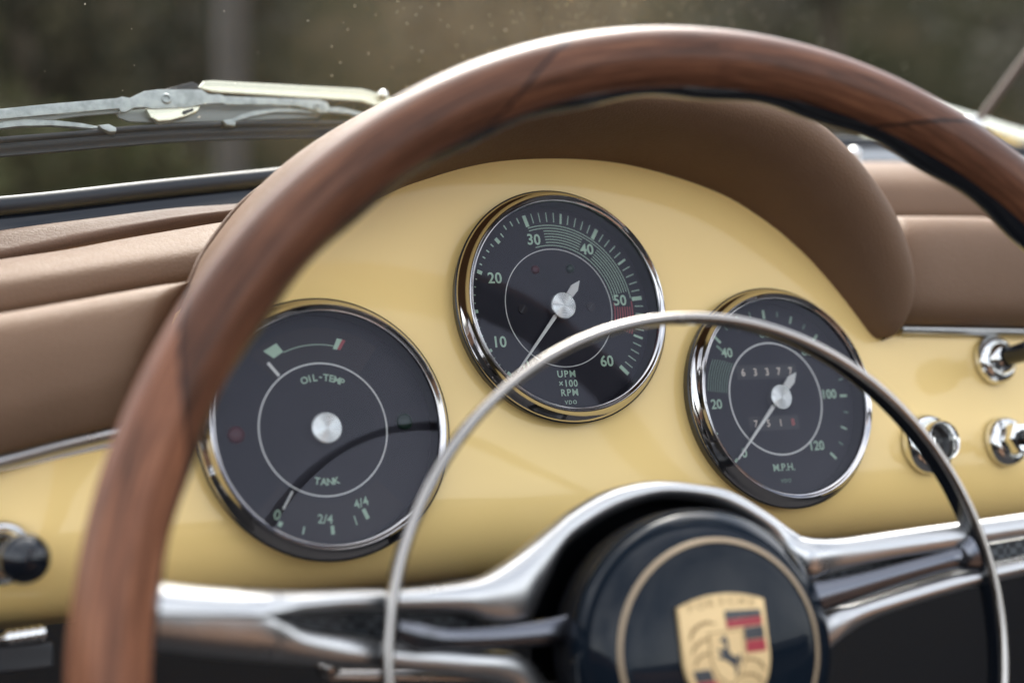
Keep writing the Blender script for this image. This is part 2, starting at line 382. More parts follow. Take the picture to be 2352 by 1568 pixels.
tree('dry_bush', 1000, 14, 2.6, 1.2, lf_dry, 'brownish dry bush right of the pale post', 'bush', trunk=False)
tree('grey_tree', 1900, 18, 6.5, 2.0, lf_grey, 'grey green tree beyond the right half of the windscreen', 'tree')
tree('grey_tree', 2420, 17, 6.0, 1.9, lf_grey, 'grey green tree at the far right behind the mirror rod', 'tree')
postm = mat('weathered_concrete', (.30, .26, .24), .85)
v = coords(postm); N, L, P = nodes(postm); L.new(ramp(postm, noise(postm, v, 3, 5), [(.3, (.040, .035, .030)), (.7, (.058, .049, .042))]), P.inputs['Base Color'])
pb = place(533, 8.5)
e = empty('concrete_post', Matrix.Translation(pb), 'pale concrete post standing upright beyond the wiper', 'post')
slab('shaft', [Vector((-.075, -.075, 3.2)), Vector((.075, -.075, 3.2)), Vector((.075, .075, 3.2)), Vector((-.075, .075, 3.2))], postm, e, 3.3, .012)
slab('cap', [Vector((-.12, -.12, 3.27)), Vector((.12, -.12, 3.27)), Vector((.12, .12, 3.27)), Vector((-.12, .12, 3.27))], postm, e, .068, .012)

# house behind the camera: its roof line is mirrored in the horn button and the chrome
hb = Vector((sin(R(162)) * 15, cos(R(162)) * 15, 0)) + cam.matrix_world.translation; hb.z = 0
he = empty('house', Matrix.Translation(hb) @ Matrix.Rotation(R(180 - 162), 4, 'Z'), 'dark gabled house mirrored in the black horn button', 'house')
housem = mat('dark_timber', (.03, .026, .024), .8); v = coords(housem); wvh = housem.node_tree.nodes.new('ShaderNodeTexWave'); wvh.inputs['Scale'].default_value = 6; housem.node_tree.links.new(v, wvh.inputs['Vector']); bump(housem, wvh.outputs[1], .6, .02)
roofm = mat('dark_roof_tiles', (.02, .02, .024), .7)
HB = [(-9, 0, 0), (9, 0, 0), (9, -6, 0), (-9, -6, 0), (-9, 0, 2.1), (9, 0, 2.1), (9, -6, 2.1), (-9, -6, 2.1)]
mk('wall', HB, [(0, 1, 5, 4), (1, 2, 6, 5), (2, 3, 7, 6), (3, 0, 4, 7)], housem, he)
mk('roof', [(-9.4, .4, 2.05), (9.4, .4, 2.05), (9.4, -3, 2.85), (-9.4, -3, 2.85), (9.4, -6.4, 2.05), (-9.4, -6.4, 2.05)], [(0, 1, 2, 3), (3, 2, 4, 5), (0, 3, 5), (1, 4, 2)], roofm, he)
mk('gable', [(-.2, .6, 2.1), (3.4, .6, 2.1), (1.6, .6, 3.35), (-.2, -3, 2.1), (3.4, -3, 2.1), (1.6, -3, 3.35)], [(0, 1, 2), (1, 4, 5, 2), (0, 2, 5, 3), (3, 5, 4)], roofm, he)

# inside of the car below and behind the camera (seen in the chrome)
def quadbox(name, x0, x1, y0, y1, z0, z1, m, parent=None, bevel=0):
    b = bmesh.new(); bmesh.ops.create_cube(b, size=1)
    for q in b.verts: q.co = Vector(((x0 + x1) / 2 + q.co.x * (x1 - x0), (y0 + y1) / 2 + q.co.y * (y1 - y0), (z0 + z1) / 2 + q.co.z * (z1 - z0)))
    if bevel: bmesh.ops.bevel(b, geom=b.edges[:], offset=bevel, segments=4, affect='EDGES', profile=.6)
    me = bpy.data.meshes.new(name); b.to_mesh(me); b.free(); return finish(name, me, m, parent)
fw = MB()
X0, X1, Y0, Y1, Z0, Z1 = -.42, .95, -1.5, .42, .28, .70
fv = [(X0, Y0, Z0), (X1, Y0, Z0), (X1, Y1, Z0), (X0, Y1, Z0), (X0, Y0, Z1), (X1, Y0, Z1), (X1, Y1, Z1), (X0, Y1, Z1)]
mk('footwell_floor', fv, [(0, 1, 2, 3), (3, 2, 6, 7), (0, 3, 7, 4), (1, 2, 6, 5), (0, 1, 5, 4)], carpet, recalc=False)['kind'] = 'structure'
mk('side_wall', [(-.48, -1.5, .28), (-.48, .3, .28), (-.48, .3, .76), (-.48, -1.5, .76), (-.52, .3, .76), (-.52, -1.5, .76)], [(0, 1, 2, 3), (3, 2, 4, 5)], tan_d, recalc=False)['kind'] = 'structure'  # door side out of view, added for its brown reflection in the bezels
e = empty('driver_seat', Matrix.Translation((0, -.78, .30)), 'tan leather seat facing the steering wheel', 'seat')
quadbox('cushion', -.25, .25, -.25, .27, 0, .15, tan_d, e, .05)
quadbox('backrest', -.25, .25, -.42, -.27, .05, .48, tan_d, e, .05)

# ================================================================ dashboard
dash = empty('dashboard', D, 'cream yellow dashboard with brown padded top and arched cowl over the gauges', 'dashboard')
# painted face with rolled lower edge; its top follows the pads and the cowl
FT = [(-.70, -.145), (-.21, -.044), (-.163, -.036), (-.160, -.014), (-.147, .010), (-.126, .030), (-.096, .047)]
for px_, py_ in ((857.5, 462.6), (956, 419), (1130, 372), (1322, 364), (1480, 385), (1650.5, 440.7), (1760, 506), (1842, 574.7), (1900, 637), (1945, 692), (1978.6, 736), (2005, 768)):
    q_ = U(px_, py_, 0); FT.append((q_.x, q_.y + .004))
FT += [(.222, .003), (1.0, .003)]
def ytop(u):
    for (a0, b0), (a1, b1) in zip(FT, FT[1:]):
        if a0 <= u <= a1: return b0 + (b1 - b0) * (u - a0) / (a1 - a0)
    return -.1
vs, fs = [], []; us = [-.46 + .005 * i for i in range(250)]
nr_ = 26
for k in range(nr_ + 20):
    for u in us:
        back = .9 * max(0, -u - .19) ** 1.5 if u < -.19 else 0
        if k <= nr_: y = ytop(u) + (-.048 - ytop(u)) * k / nr_; ww = 0
        elif k <= nr_ + 18: q = (k - nr_) / 18; q = 1 - (1 - q) ** 1.6; y = -.048 - .0482 * q; ww = -.030 * (1 - (1 - q ** 3.4) ** .5)
        else: y = -.0962; ww = -.09
        vs.append((u, y, ww - .0012 - back))
n = len(us)
for j in range(nr_ + 19):
    for i in range(n - 1): fs.append((j * n + i, j * n + i + 1, (j + 1) * n + i + 1, (j + 1) * n + i))
mk('face_panel', vs, fs, paint, dash)
# chrome strips under the pads
def strip(name, pts, hgt, m):
    P = catmull([Vector(p) for p in pts], 8); vs, fs = [], []; k = 9
    for p in P:
        for q in range(k):
            a = -pi / 2 + pi * q / (k - 1); vs.append((p.x, p.y + hgt / 2 * sin(a), p.z + .0035 * cos(a)))
    for i in range(len(P) - 1):
        for q in range(k - 1): fs.append((i * k + q, i * k + q + 1, (i + 1) * k + q + 1, (i + 1) * k + q))
    return mk(name, vs, fs, m, dash)
strip('chrome_strip', [U(-700, 1240, .001), U(-300, 1135, .001), U(0, 1058, .001), U(150, 1018, .001), U(300, 984, .001), U(460, 955, .001)], .0068, alu)
strip('chrome_strip', [U(2072, 757, .001), U(2090, 757, .001), U(2352, 763, .001), U(2700, 772, .001), U(3000, 780, .001)], .0056, alu)

def rows(*rs):      # each row: list of (px, py, w)
    return [[U(*p) for p in r] for r in rs]
# left pads (bottom to top)
def row_px(xs, ys, ws): return [(x, y, q) for x, y, q in zip(xs, ys, ws)]
def interp(x, X, Y):
    for i in range(len(X) - 1):
        if x <= X[i + 1] or i == len(X) - 2: return Y[i] + (Y[i + 1] - Y[i]) * (x - X[i]) / (X[i + 1] - X[i])
XX = [-500, 0, 150, 300, 520]; prs = []
for ys, w_, xe in (([1168, 1046, 1008, 972, 928], .001, 316), ([1150, 1035, 997, 960, 916], .010, 320), ([1060, 955, 918, 880, 840], .017, 348), ([960, 868, 842, 812, 778], .018, 372),
                  ([900, 800, 775, 750, 720], .016, 396), ([830, 742, 716, 688, 655], .011, 424), ([802, 720, 694, 666, 634], .001, 436), ([812, 735, 710, 682, 650], -.02, 440)):
    prs.append([(x, interp(x, XX, ys), ww_) for x, ww_ in ((-500, w_), (0, w_), (150, w_), (xe - 95, w_), (xe - 34, w_ * .75 - .001), (xe + 2, min(w_, w_ * .1 - .006)), (xe + 18, -.035))])
loft('pad', rows(*prs), tan, dash)
xs = [-500, 0, 150, 300, 520, 680]
loft('pad', rows(row_px(xs, [820, 735, 708, 680, 640, 612], [-.02] * 6), row_px(xs, [790, 700, 674, 645, 610, 585], [-.016] * 6), row_px(xs, [730, 648, 624, 600, 566, 542], [-.018] * 6),
     row_px(xs, [690, 612, 592, 566, 530, 505], [-.030] * 6), row_px(xs, [672, 596, 574, 546, 509, 484], [-.045] * 6), row_px(xs, [676, 602, 580, 552, 516, 492], [-.062] * 6)), tan, dash)
xs = [-500, 0, 215, 400, 560, 720]
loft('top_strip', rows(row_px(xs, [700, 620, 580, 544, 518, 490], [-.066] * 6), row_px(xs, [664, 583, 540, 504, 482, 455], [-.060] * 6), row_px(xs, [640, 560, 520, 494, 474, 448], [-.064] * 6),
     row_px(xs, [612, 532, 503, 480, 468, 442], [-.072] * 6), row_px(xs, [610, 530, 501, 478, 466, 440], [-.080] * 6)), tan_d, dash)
# right pads
xs = [2020, 2058, 2100, 2220, 2352, 2700, 3000]
def rrow(y0, w_, dy=(0, 0, 0, 1, 4, 9, 15)):
    return [(x, y0 + d, (min(w_, -.02) if i == 0 else min(w_, w_ * .6 - .002) if i == 1 else w_)) for i, (x, d) in enumerate(zip(xs, dy))]
loft('pad', rows(*[rrow(*q) for q in ((750, .001), (738, .010), (690, .018), (580, .020), (516, .015), (497, .002), (505, -.03))]), tan, dash)
xs = [1640, 1900, 2090, 2220, 2352, 2700, 3000]
loft('pad', rows(*[rrow(*q) for q in ((512, -.035), (490, -.028), (430, -.030), (395, -.040), (378, -.056), (372, -.080), (376, -.13))]), tan, dash)

# arched cowl over the gauges: in-curve on the face, lip, out-curve, back
def IN(px, py): q = U(px, py, 0); return (q.x * 1000, q.y * 1000)
st = [  # inner (u,y) mm, outer silhouette (px,py,w) , lip height mm
    ((-163, -36), (322, 935, -.004), 20), ((-159, -16), (372, 800, -.006), 26), ((-146, 8), (434, 650, -.010), 32), ((-125, 27), (471, 577, -.016), 38),
    ((-95, 44), (565, 464, -.024), 44), (IN(857.5, 462.6), (705, 374, -.03), 50), (IN(956, 419), (850, 304, -.02), 53), (IN(1130, 372), (1060, 258, .006), 55), (IN(1322, 364), (1330, 228, .026), 56),
    (IN(1480, 385), (1560, 218, .030), 56), (IN(1650.5, 440.7), (1787, 249, .032), 54), (IN(1760, 506), (1900, 310, .031), 49), (IN(1842, 574.7), (1990, 400, .028), 43),
    (IN(1900, 637), (2055, 490, .024), 36), (IN(1945, 692), (2093, 590, .019), 29), (IN(1978.6, 736), (2099, 675, .014), 22), (IN(1998, 761), (2080, 732, .010), 16), (IN(2011, 773), (2056, 768, .006), 10), (IN(2018, 777), (2036, 779, .003), 4)]
rws = [[] for _ in range(9)]
for (iu, iy), (px, py, ow), lip in st:
    I = Vector((iu / 1000, iy / 1000, 0)); O = U(px, py, ow); l = lip / 1000
    dv = Vector((O.x - I.x, O.y - I.y, 0))
    left = ow < 0
    base_o = I + dv if not left else I + dv
    rws[0].append(I - Vector((0, 0, .004)))
    rws[1].append(I + dv * .06 + Vector((0, 0, l * .35)))
    rws[2].append(I + dv * .16 + Vector((0, 0, l * .72)))
    rws[3].append(I + dv * .36 + Vector((0, 0, l * .95)))
    rws[4].append(I + dv * .62 + Vector((0, 0, l * .98)))
    rws[5].append(I + dv * .86 + Vector((0, 0, l * .80)))
    if left:
        rws[6].append(I + dv * .98 + Vector((0, 0, l * .45))); rws[7].append(O); rws[8].append(O + Vector((0, -.006, -.06)))
    else:
        rws[6].append(I + dv * 1.0 + Vector((0, 0, l * .5))); rws[7].append(I + dv * .97 + Vector((0, 0, -.004))); rws[8].append(I + dv * .8 + Vector((0, 0, -.05)))
hood = loft('cowl', rws, tan, dash, su=8, sv=5)
# seam piping along the cowl's back edge
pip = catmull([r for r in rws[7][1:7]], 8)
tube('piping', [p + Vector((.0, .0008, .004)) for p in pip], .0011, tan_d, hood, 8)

# ================================================================ gauges
def gauge(name, cu, cy, label):
    e = empty(name, D @ Matrix.Translation((cu, cy, 0)), label, 'gauge', 'round black gauges in the dashboard')
    m = .001
    lathe('gasket', [(50.6 * m, -1.4 * m), (51.2 * m, .6 * m), (51.9 * m, 3.0 * m), (52.2 * m, 4.5 * m), (51.6 * m, 5.0 * m)], black, e)
    lathe('bezel', [(r * m, z * m) for r, z in [(50.9, 2), (51.6, 4.8), (51.6, 5.1), (50.7, 6.1), (49.8, 7.2), (49.1, 8.3), (48.6, 9.4), (48.3, 10.3), (48.05, 10.8), (47.8, 10.9), (47.5, 10.7), (47.0, 10.0), (46.4, 9.4), (46.2, 9.3), (46.05, 9.45), (45.9, 9.3), (45.8, 8.3)]], bezelm, e, sharp=50)
    lathe('inner_ring', [(45.8 * m, 8.4 * m), (45.7 * m, 7.6 * m), (45.9 * m, 0)], black, e)
    dl = lathe('dial', [(45.9 * m, 0), (0, 0)], dialm, e)
    lathe('glass', [(45.9 * m, 8.2 * m), (30 * m, 8.3 * m), (0, 8.35 * m)], gglass, e, sharp=None)
    return e, dl
def hubcap(e, r=6.3, h0=.8, h1=4.2):
    m = .001
    return lathe('hub_cap', [(r * m, h0 * m), (r * m, (h1 - .35) * m), ((r - .25) * m, (h1 - .1) * m), ((r - .6) * m, h1 * m), (0, (h1 + .25) * m)], brushed, e, n=64)
def needle(e, ang, r1, wd, tail=None, z=.0024, r0=0, m=white):
    b = MB(); b.bar(ang, r0, r1, wd, z, wd * .35)
    if tail: b.bar(ang + 180, 0, tail * .72, wd * 1.2, z, wd * 2.0); b.bar(ang + 180, tail * .72, tail, wd * 2.0, z, wd * .1)
    o = b.build('needle', m, e)
    sm = o.modifiers.new('thickness', 'SOLIDIFY'); sm.thickness = .0007; sm.offset = -1; return o
def lens(e, x, y, m, r=2.7):
    k = .001; mx_ = Matrix.Translation((x * k, y * k, 0))
    o = lathe('warning_light', [(r * k, .0), (r * k, .55 * k)] + [(r * k * cos(a), (.55 + 1.4 * sin(a)) * k) for a in [pi / 2 * q / 6 for q in range(1, 7)]], m, e, mx_, n=40)
    return o
def screw(e, x, y):
    k = .001
    o = lathe('screw', [(2.2 * k, 0), (2.2 * k, .35 * k), (0, .4 * k)], dialw, e, Matrix.Translation((x * k, y * k, 0)), n=32)
    b = MB(); b.bar(38, -.0018, .0018, .0005, .00046); b.build('slot', black, o)
def ringmark(e, wd=.45, z=.0004):
    b = MB(); b.arc((26.5 - wd / 2) * .001, (26.5 + wd / 2) * .001, 0, 360, z); o = b.build('inner_circle', white, e)
    sm = o.modifiers.new('thickness', 'SOLIDIFY'); sm.thickness = .0003; sm.offset = -1
k = .001
def arctext(s, size, r, a0, a1, mat_, e, bottom=False, **kw):
    for i, ch in enumerate(s):
        if ch == ' ': continue
        a = a0 + (a1 - a0) * i / (len(s) - 1)
        rot = -R(a) if not bottom else -R(a) + pi
        text(ch, size * k, r * k * sin(R(a)), r * k * cos(R(a)), .0003, rot, mat_, e, **kw)

# --- combined oil temperature and fuel gauge
e, dl = gauge('oil_and_fuel_gauge', -.0879, -.0342, 'large black gauge reading OIL-TEMP and TANK at the left behind the wooden rim')
b = MB(); b.arc(.0275, .0412, -42, 38, .0001); b.build('scale_window', dialw, dl)
b = MB(); b.arc(.0285, .0448, 136, 224, .0001); b.build('scale_window', dialw, dl)
b = MB()
b.poly([(-.0222, .0318), (-.0166, .0349), (-.0140, .0315), (-.0181, .0289)], .0002)
b.arc(.0340, .0343, -24, 12, .00025); b.poly([(.0066, .0322), (.0088, .0366), (.0110, .0361), (.0084, .0320)], .0002)
b.build('temperature_marks', green, dl); b = MB()
b.bar(149.7 + 60.6, .0405, .0425, .0016, .0002); b.bar(-163, .0392, .0422, .0006, .0002); b.bar(-179.8, .0380, .0414, .0015, .0002)
b.bar(165.3, .0360, .0398, .0005, .0002); b.bar(157.7, .0350, .0393, .0017, .0002)
b.build('fuel_marks', green, dl)
b = MB(); b.poly([(.0084, .0320), (.0110, .0361), (.0123, .0355), (.0098, .0318)], .0003); b.build('red_mark', redp, dl)
arctext('OIL-TEMP', 3.9, 20.8, -18.0, 26.5, green, dl, bold=.00008)
arctext('TANK', 3.9, 20.8, -167, -189, green, dl, bottom=True, bold=.00008)
text('0', .0056, -.0219, -.0322, .0003, R(-20), green, dl, bold=.00003)
text('2/4', .0050, -.0028, -.0352, .0003, R(-6), green, dl, bold=.00004)
text('4/4', .0050, .0125, -.0299, .0003, R(14), green, dl, bold=.00004)
ringmark(e, .62)
b = MB(); b.bar(-38.0, .0275, .0342, .0013, .0014); b.build('needle', white, e)
b = MB(); b.bar(-147.0, .0283, .0362, .0009, .0014); b.build('needle', white, e)
lens(e, -35.6, -.7, redl, 3.4); lens(e, 34.4, 1.6, greenl, 3.4)
hubcap(e, 6.3)

# --- tachometer
e, dl = gauge('tachometer', .0252, .0148, 'black rev counter numbered 10 to 60 with a red sector, topmost of the gauges')
b = MB(); bf = MB()
ang = lambda q: -16.6 + (q - 30) * 5.04
for q in range(6, 61):
    a = ang(q)
    if q < 20: L_, W_ = (.0008, .0004) if q % 5 else (.0016, .0014)
    elif q < 30: L_, W_ = (.0010 + .00018 * (q - 20), .0006) if q % 5 else (.0024 + .0003 * (q - 20) / 5, .0017)
    else: L_, W_ = (.0044, .00042)
    if q >= 30 and q % 5 == 0: L_, W_ = .0048, .0010
    if q >= 30 and q % 10 == 0: L_, W_ = .0053, .0018
    ro = .0414 if q < 27 else .0434
    b.bar(a, ro - L_, ro, W_, .0002)
b.bar(-135.5, .0398, .0416, .0020, .0002)
rl = [28.3, 29.7, 31.0, 32.3, 33.6, 34.9, 36.2, 37.5]
rd = MB()
for i, r in enumerate(rl):
    a0 = -17 if r > 35.5 or r < 29 else -5.5
    wdt = .00034
    segs = [(a0, 27 if 28.5 < r < 36 else 40), (40.5 if 28.5 < r < 36 else 40, 78.5 if 28.5 < r < 36.8 else 83.5)]
    for s0, s1 in segs: b.arc(r * k - wdt / 2, r * k + wdt / 2, s0, s1, .0002)
    rd.arc(r * k - wdt * .8, r * k + wdt * .8, 89.5 if 28.5 < r < 36.8 else 85.5, 109, .0002)
b.build('scale_marks', green, dl); rd.build('red_sector', redp, dl)
for s, (x, y) in {'30': (-8.7, 30.8), '40': (17.6, 26.8), '50': (31.5, 3.3), '60': (20.6, -24.3), '20': (-30.1, 13.2), '10': (-30.8, -14.9), '0': (-19.9, -25.5)}.items():
    text(s, .0068, x * k, y * k, .0003, 0, green, dl, 'numeral', bold=.00011, space=1.02)
text('UPM', .0042, -.0007, -.0296, .0003, 0, green, dl, bold=.00006, space=1.22)
text('×100', .0042, -.0003, -.0338, .0003, 0, green, dl, bold=.00005, space=1.12)
text('RPM', .0042, -.0002, -.0378, .0003, 0, green, dl, bold=.00006, space=1.22)
text('VDO', .0024, -.0002, -.0421, .0003, 0, green, dl, 'maker_mark', bold=.00003, space=1.3)
ringmark(e, .34)
lens(e, -9.9, 17.0, redl, 2.0); lens(e, 7.7, 17.6, greenl, 2.0)
screw(e, -18.2, -.7); screw(e, 16.0, .3)
needle(e, -138.2, .0382, .0019, .0155, z=.0028)
hubcap(e, 6.1, 1.0, 4.4)

# --- speedometer
e, dl = gauge('speedometer', .1354, -.0293, 'black speedometer marked M.P.H. with odometer digits, rightmost of the gauges')
b = MB(); b2 = MB()
for q in range(0, 121, 5):
    a = -135 + q * 2.25
    if 12 < q < 40: continue
    if q == 40: b.build('start_marks', green, dl); b = MB()
    if q % 20 == 0: b.bar(a, .0382, .0425, .0013, .0002)
    elif q % 10 == 0: b.bar(a, .0388, .0425, .0009, .0002)
    else: (b2 if q > 12 else b).bar(a, .0398, .0425, .0006, .0002)
b.build('scale_marks', green, dl); b2.build('minor_marks', greend, dl)
b = MB()
for i in range(9):
    r = 28.0 + i * 1.25; b.arc(r * k - .00018, r * k + .00018, -83, -52 - i * .9, .0002)
b.bar(-49, .0350, .0392, .0012, .0002)
b.build('band_marks', greend, dl)
for s, (x, y) in {'40': (-24.4, 22.3), '20': (-34.3, -1.5), '0': (-22.8, -24.5), '100': (32.0, 1.1), '120': (19.8, -23.2), '60': (-1.0, 31.5), '80': (22.5, 22.5)}.items():
    text(s, .0062, x * k, y * k, .0003, 0, green, dl, 'numeral', bold=.00010)
text('M.P.H.', .0048, -.0015, -.0323, .0003, 0, green, dl, bold=.00005, space=1.0)
text('VDO', .0024, -.0015, -.0386, .0003, 0, greend, dl, 'maker_mark', bold=.00004, space=1.3)
def counter(nm, s, x0, x1, y, sz, lastred=False):
    b = MB(); b.poly([(x0 - .0036, y - .0034), (x1 + .0036, y - .0034), (x1 + .0036, y + .0034), (x0 - .0036, y + .0034)], .00012)
    c = b.build(nm, odo, dl)
    for i, ch in enumerate(s):
        text(ch, sz, x0 + (x1 - x0) * i / (len(s) - 1), y, .0003, 0, (redd if (lastred and i == len(s) - 1) else digit), c, 'digit', bold=.00006, sx=.9)
redd = mat('red_digit', (.5, .12, .1), .6)
counter('odometer', '63377', -.0168, .0107, .0128, .0050); counter('trip_counter', '7518', -.0138, .0076, -.0115, .0046, True)
ringmark(e, .75)
needle(e, -134.2, .0395, .0022, .0165, z=.0028)
hubcap(e, 6.0, 1.0, 4.6)

# ================================================================ switches
def at_face(px, py, w=0.0): return D @ Matrix.Translation(U(px, py, w))
def flange(e, r, nm='escutcheon'):
    return lathe(nm, [(r * q, z) for q, z in [(1.02, 0), (1.02, .0015), (.95, .0040), (.84, .0058), (.74, .0062), (.70, .0052), (.67, .0060), (.58, .0090), (.46, .0105), (.40, .0100), (.38, .0060)]], chrome, e, n=72, sharp=60)
e = empty('pull_switch', at_face(2281, 828), 'black knobbed pull switch on a round chrome collar just below the chrome strip', 'switch', 'chrome switches at the right of the dashboard')
flange(e, .0125); lathe('shaft', [(.0045, .005), (.0050, .020), (.0052, .026), (.0085, .030), (.0095, .034), (.0095, .044), (.008, .047), (0, .048)], blackgloss, e, n=48)
e = empty('ignition_lock', at_face(2126, 1020), 'chrome ringed lock right of the speedometer, half hidden by the horn ring', 'lock')
lathe('collar', [(r_, z_) for r_, z_ in [(.0148, 0), (.0148, .0020), (.0138, .0052), (.0122, .0070), (.0112, .0072), (.0104, .0056), (.0100, .0085), (.0098, .0130), (.0092, .0138), (.0084, .0130), (.0080, .0060), (.0080, .0030)]], chrome, e, n=72, sharp=60)
ba = lathe('barrel', [(.0080, .0035), (.0055, .0045), (0, .0050)], black, e, n=48)
b = MB(); b.bar(20, -.0040, .0040, .0014, .0056); b.build('keyhole', chrome, ba)
e = empty('toggle_switch', at_face(2306, 1014), 'small black toggle switch in a round chrome collar, lower right of the dashboard', 'switch', 'chrome switches at the right of the dashboard')
flange(e, .0125); lathe('nut', [(.0086, .008), (.0086, .0125), (.0074, .0142), (.0048, .0142), (.0046, .010)], chrome, e, n=6, sharp=25)
lathe('toggle', [(.0040, .010), (.0036, .020), (.0044, .028), (.0046, .034), (.0030, .0370), (0, .0375)], blackgloss, e, n=32)
e = empty('light_switch', at_face(3, 1268), 'black ball knob on a chrome collar at the left edge below the chrome strip', 'switch')
flange(e, .0112)
kc = U(57, 1282, .026) - U(3, 1268, 0)
tube('shaft', [(0, 0, .006), (kc.x * .6, kc.y * .6, kc.z * .62), kc], .0042, black, e, 20, su=4)
lathe('knob', [(0, -.0084)] + [(.0084 * cos(a), .0084 * sin(a)) for a in [-pi / 2 + pi * q / 16 for q in range(1, 16)]] + [(0, .0084)], blackgloss, e, Matrix.Translation(kc) @ Matrix.Rotation(.3, 4, 'Y'), n=40)
e = empty('ribbed_bar', at_face(40, 1462, -.01), 'ribbed chrome bar under the left end of the dashboard', 'handle')
A = U(-160, 1492, -.01) - U(40, 1462, -.01); B = U(103, 1452, -.01) - U(40, 1462, -.01); pts = []; rr = []
nr = 60
for i in range(nr): pts.append(A.lerp(B, i / (nr - 1))); rr.append(.0026 + .0007 * (i % 4 < 2) if not 30 < i < 38 else .0015)
tube('grip', pts, rr, chrome, e, 16); quadbox('bracket', -.05, .012, -.012, -.0028, -.012, .0, black, e, .001)

# ================================================================ steering wheel
wh = empty('steering_wheel', WM, 'wood rimmed steering wheel with polished spokes, horn ring and black hub', 'steering wheel')
# rim: wood front with a black finger-grip back
RC, RT = .1995, .0118; nu = 720; NPh = 40
def rimpart(name, a0, a1, m, scallop=False, n=NPh, rt=RT):
    vs, fs, uv = [], [], []
    for i in range(nu + 1):
        th = 2 * pi * i / nu
        for j in range(n + 1):
            ph = a0 + (a1 - a0) * j / n; r = rt
            if scallop:
                t = sin(pi * j / n); r = rt * (.985 + .13 * t * (.5 + .5 * cos(th * 26)))
            rr = RC + r * cos(ph); vs.append((rr * sin(th), rr * cos(th), r * sin(ph) * 1.02)); uv.append((th * RC, ph * rt))
    for i in range(nu):
        for j in range(n): a = i * (n + 1) + j; fs.append((a, a + 1, a + n + 2, a + n + 1))
    return mk(name, vs, fs, m, wh, uvs=uv, sharp=None)
rimpart('wood_rim', R(-75), R(156), wood)
rimpart('finger_grip', R(156), R(285), blackgloss, True, 20)
# polished spoke plate: upper and lower rails meeting towards the rim
def rail(name, stn, m, parent=wh):        # (O xyz, I xyz, peak position c, height)
    k_ = 14; vs, fs = [], []; cols = []
    for O, I, c, H in stn:
        row = []
        for j in range(k_ + 1):
            t = .5 - .5 * cos(pi * j / k_)          # 0 at I, 1 at O
            c_ = max(c, .0)
            if t < c_: q = sqrt(max(0, 1 - ((c_ - t) / max(c_, 1e-3)) ** 2))
            else: q = sqrt(max(0, 1 - ((t - c_) / (1 - c_)) ** 2))
            p = I.lerp(O, t); row.append(Vector((p.x, p.y, p.z + H * q)))
        row.append(O + Vector((0, 0, -.004))); row.append(I + Vector((0, 0, -.004)))
        cols.append(row)
    n = len(cols[0]); dense = [catmull([c[j] for c in cols], 5) for j in range(n)]; mlen = len(dense[0])
    for i in range(mlen):
        for j in range(n): vs.append(dense[j][i])
    for i in range(mlen - 1):
        for j in range(n): fs.append((i * n + j, i * n + (j + 1) % n, (i + 1) * n + (j + 1) % n, (i + 1) * n + j))
    fs.append(tuple(range(n))); fs.append(tuple(range((mlen - 1) * n, mlen * n)))
    return mk(name, vs, fs, m, parent, sharp=45)
def SP(o, i, h, c=.5, H=.005): return (UW(o[0], o[1], h), UW(i[0], i[1], h), c, H)
up = [SP((200, 1322), (200, 1405), -.016, 0.02, .010), SP((330, 1333), (330, 1408), -.018, 0.02, .010), SP((450, 1347), (450, 1410), -.022, 0.02, .009), SP((600, 1355), (600, 1413), -.026, .05, .0085), SP((650, 1357), (650, 1411), -.0285, .16, .0078), SP((700, 1357), (700, 1406), -.0305, .34, .0068),
      SP((800, 1355), (800, 1403), -.033), SP((930, 1350), (930, 1405), -.037), SP((1050, 1337), (1070, 1409), -.041), SP((1110, 1322), (1122, 1432), -.044, .6, .006),
      SP((1164, 1288), (1205, 1432), -.047, .6, .007), SP((1215, 1248), (1246, 1360), -.05, .6, .007), SP((1268, 1206), (1284, 1276), -.05, .5, .006), SP((1312, 1173), (1322, 1236), -.05), SP((1400, 1125), (1408, 1180), -.05),
      SP((1502, 1104), (1502, 1148), -.05), SP((1600, 1112), (1592, 1148), -.05)]
P0 = up[-1][0]; P1 = up[-2][0]
def pol2(r, a, h): return Vector((r * sin(R(a)), r * cos(R(a)), h))
for a_, ro, ri in ((22, 59, 52), (38, 59, 52), (50, 61, 51)):
    up.append((pol2(ro * k, a_, -.05), pol2(ri * k, a_, -.05), .5, .005))
up += [SP((1845, 1232), (1845, 1335), -.048, .6, .007), SP((1925, 1236), (1925, 1312), -.045, .6), SP((2056, 1218), (2056, 1286), -.040), SP((2198, 1199), (2198, 1264), -.034), SP((2352, 1178), (2352, 1238), -.028),
       SP((2520, 1150), (2520, 1222), -.022, .4, .007), SP((2560, 1143), (2560, 1225), -.021, .03, .009), SP((2760, 1110), (2760, 1200), -.016, .02, .010)]
rail('upper_spoke_rail', up, alu)
def SPl(o, i, h, c=.5, H=.005): return (UW(o[0], o[1], h), UW(i[0], i[1], h), c, H)
lo = [SPl((200, 1482), (200, 1405), -.016, .02, .010), SPl((330, 1490), (330, 1408), -.018, .02, .010), SPl((450, 1503), (450, 1410), -.022, .02, .009), SPl((600, 1517), (600, 1413), -.026, .05, .0085), SPl((650, 1521), (650, 1424), -.0285, .16, .0078), SPl((700, 1525), (700, 1441), -.0305, .34, .0070),
      SPl((800, 1532), (800, 1456), -.033), SPl((930, 1542), (930, 1476), -.037), SPl((1060, 1555), (1085, 1492), -.042), SPl((1160, 1575), (1190, 1500), -.047), SPl((1195, 1620), (1240, 1545), -.05)]
lo += [SPl((1240, 1700), (1290, 1620), -.052), SPl((1330, 1790), (1370, 1700), -.06)]
rail('lower_spoke_rail', lo, alu)
